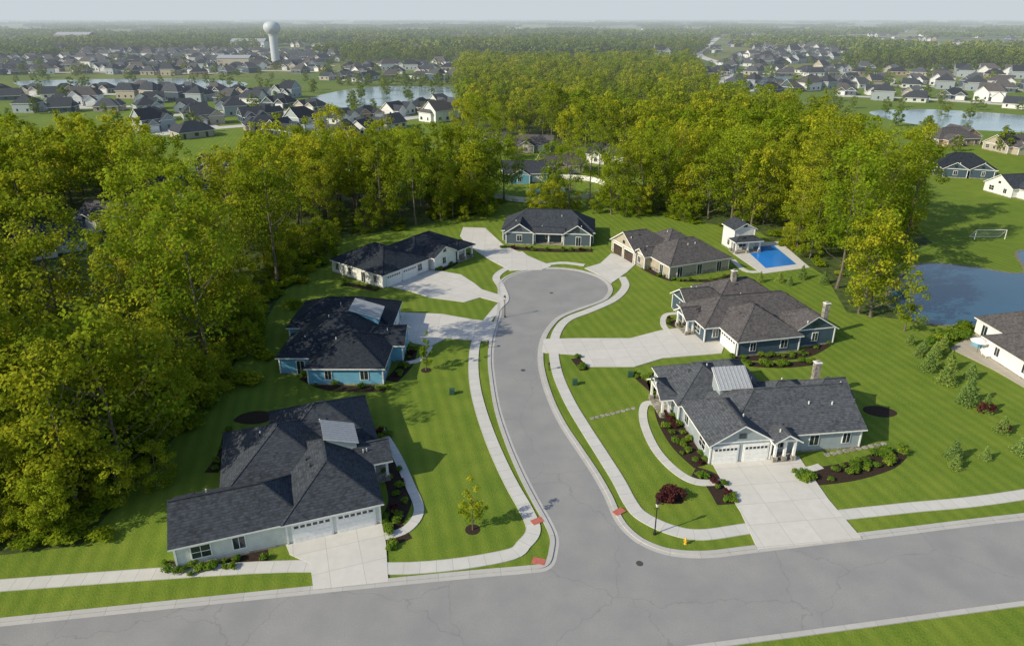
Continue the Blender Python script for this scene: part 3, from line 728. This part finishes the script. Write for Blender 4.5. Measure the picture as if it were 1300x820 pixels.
fence('white_fence', cat(GG([(622,236),(625,250),(660,257),(710,258),(755,250),(768,238),(745,230),(700,227)]), False, 5), 1.6, TRIM, 2.4, 'solid')
slab('swimming_pool', cat(GG([(668,241),(700,238),(728,241),(710,245),(680,245)]), True, 4), 0, .1, m_water('teal_pool', (.05,.3,.38), .1))
mb = MB(); x, y = G(1237,304); w = 7.3
for a, b in (((x,y,0),(x,y,2.4)),((x+w,y,0),(x+w,y,2.4)),((x,y,2.4),(x+w,y,2.4)),((x,y,2.4),(x,y+2,0)),((x+w,y,2.4),(x+w,y+2,0)),((x,y+2,.05),(x+w,y+2,.05))): mb.beam(a,b,.12,.12)
for i in range(1,15): mb.beam((x+w*i/15,y,2.4),(x+w*i/15,y+2,0),.02,.02)
for i in range(1,5): mb.beam((x,y+2*i/5,2.4-2.4*i/5),(x+w,y+2*i/5,2.4-2.4*i/5),.02,.02)
add_obj('soccer_goal', mb.mesh('soccer_goal', TRIM))
for p in [(1262,428),(1280,430),(1240,448)]:
    x, y = G(*p); e = empt('patio_umbrella'); e.location = (x,y,.1)
    mb = MB(); mb.lathe([(.03,0),(.03,2.4)], n=6); add_obj('pole', mb.mesh('pole', BLACK), e)
    mb = MB(); mb.lathe([(1.4,2.0),(.7,2.35),(.02,2.6)], n=8); add_obj('canopy', mb.mesh('canopy', TRIM), e)
for i in range(5):
    x, y = G(1250+i*10, 453+i*2); e = empt('lounge_chair'); e.location = (x,y,.1)
    mb = MB(); mb.box(-.3,.3,-.7,.5,.3,.38); mb.beam((0,.5,.34),(0,1.0,.75),.6,.06)
    for a in (-.27,.27):
        for b in (-.6,.45): mb.box(a-.03,a+.03,b-.03,b+.03,0,.3)
    add_obj('frame', mb.mesh('frame', TRIM), e)
GB = m_flat('utility_green', (.03,.08,.05))
for p in [(574,500),(730,488),(800,478)]:
    x, y = G(*p); mb = MB(); mb.box(x-.4,x+.4,y-.35,y+.35,.0,.12); mb.box(x-.34,x+.34,y-.3,y+.3,.12,.75); mb.box(x-.37,x+.37,y-.33,y+.33,.75,.82); add_obj('utility_box', mb.mesh('utility_box', GB))
x, y = G(870,690); mb = MB(); mb.lathe([(.17,0),(.17,.06),(.11,.08),(.11,.5),(.14,.52),(.14,.56),(.10,.66),(.03,.74),(.03,.8)], x, y, 12); mb.beam((x-.22,y,.4),(x+.22,y,.4),.11,.11); mb.beam((x,y-.22,.36),(x,y,.36),.13,.13)
add_obj('fire_hydrant', mb.mesh('fire_hydrant', m_flat('hydrant_yellow', (.6,.38,.04))))
for p in [(697,470),(620,442)]:
    x, y = G(*p); mb = MB(); mb.box(x-.05,x+.05,y-.05,y+.05,0,1.05); mb.box(x-.12,x+.12,y-.28,y+.22,1.05,1.25); mb.lathe([(.12,1.25),(.1,1.32),(.02,1.36)], x, y, 8); add_obj('mailbox', mb.mesh('mailbox', BLACK))
e = empt('water_tower'); e.location = (-268,815,0)
WT_ = m_flat('tower_white', (.50,.54,.58))
mb = MB(); mb.lathe([(5.6,0),(4.6,3),(4.4,30),(5.4,33)], n=28); add_obj('column', mb.mesh('column', WT_), e)
mb = MB(); mb.lathe([(4.8,32),(7.6,34.5),(9,37),(9.3,38.8),(9,41.2),(7.4,43.6),(4.8,45),(1.6,45.6),(.3,45.8)], n=36); me = mb.mesh('tank', WT_)
for p in me.polygons: p.use_smooth = True
add_obj('tank', me, e)
def shed_bld(x, y, w_, d_, h_, mat, name):
    e = empt(name); e.location = (x,y,0); mb = MB(); mb.box(-w_/2,w_/2,-d_/2,d_/2,0,h_); add_obj('walls', mb.mesh('walls', mat), e)
    mb = MB()
    for i in range(int(w_/6)): mb.box(-w_/2+2+i*6,-w_/2+5+i*6,-d_/2-.05,-d_/2+.02,1,3.4)
    add_obj('windows', mb.mesh('windows', GLASS), e)
    mb = MB(); mb.poly([(-w_/2-.6,-d_/2-.6,h_),(w_/2+.6,-d_/2-.6,h_),(w_/2+.6,0,h_+d_*.18),(-w_/2-.6,0,h_+d_*.18)]); mb.poly([(w_/2+.6,d_/2+.6,h_),(-w_/2-.6,d_/2+.6,h_),(-w_/2-.6,0,h_+d_*.18),(w_/2+.6,0,h_+d_*.18)]); add_obj('roof', mb.mesh('roof', m_flat('green_roof', (.03,.14,.10)) if 'barn' in name else METAL), e)
shed_bld(-300, 780, 34, 16, 9, WT, 'warehouse'); shed_bld(430, 815, 30, 16, 6, WT, 'green_roof_barn')
shed_bld(-900, 1500, 70, 30, 16, BRICKT, 'warehouse'); shed_bld(-470, 1300, 60, 30, 9, WW, 'warehouse')

# ---------------------------------------------------------------- light, haze, camera
sd = Vector((-.90,-.43,0)).normalized(); el = math.radians(32)
sun_dir = Vector((sd.x*math.cos(el), sd.y*math.cos(el), math.sin(el)))
sl = bpy.data.lights.new('sun','SUN'); sl.energy = 5.0; sl.angle = math.radians(.5); sl.color = (1,.90,.68)
so = bpy.data.objects.new('sun', sl); COL.objects.link(so); so.rotation_euler = sun_dir.to_track_quat('Z','Y').to_euler()
w = bpy.data.worlds.new('World'); scene.world = w; w.use_nodes = True; nt = w.node_tree
sk = nt.nodes.new('ShaderNodeTexSky'); sk.sky_type = 'NISHITA'; sk.sun_disc = False; sk.sun_elevation = el; sk.sun_rotation = math.atan2(sd.x, sd.y)
sk.air_density = 1.1; sk.dust_density = 1.0
nt.links.new(sk.outputs[0], nt.nodes['Background'].inputs[0]); nt.nodes['Background'].inputs[1].default_value = .15
# aerial haze: uniform absorbing layer, self-glowing in place of scattered sunlight, beginning beyond the subdivision
hm = bpy.data.materials.new('haze'); hm.use_nodes = True; nt = hm.node_tree; nt.nodes.remove(nt.nodes['Principled BSDF'])
K = 1/4300
va = nt.nodes.new('ShaderNodeVolumeAbsorption'); va.inputs['Color'].default_value = (0,0,0,1); va.inputs['Density'].default_value = K
ve = nt.nodes.new('ShaderNodeEmission'); ve.inputs['Color'].default_value = (.59,.65,.69,1); ve.inputs['Strength'].default_value = K
ad = nt.nodes.new('ShaderNodeAddShader'); nt.links.new(va.outputs[0], ad.inputs[0]); nt.links.new(ve.outputs[0], ad.inputs[1])
nt.links.new(ad.outputs[0], nt.nodes['Material Output'].inputs['Volume'])
mb = MB(); mb.box(-40000,40000,260,60000,-3,420); add_obj('glowing_haze', mb.mesh('haze', hm))

cam = bpy.data.cameras.new('camera'); co = bpy.data.objects.new('camera', cam); COL.objects.link(co)
co.location = (0,0,CH); co.rotation_euler = (math.pi/2-PT,0,0)
cam.sensor_width = 36; cam.lens = FL/1300*36; cam.shift_y = -45/1300; cam.clip_end = 250000; cam.clip_start = .5
scene.camera = co
scene.view_settings.view_transform = 'Standard'; scene.view_settings.look = 'None'; scene.view_settings.exposure = 0
print('objects', len(bpy.data.objects), 'trees', len(tp), 'houses', len(fh))
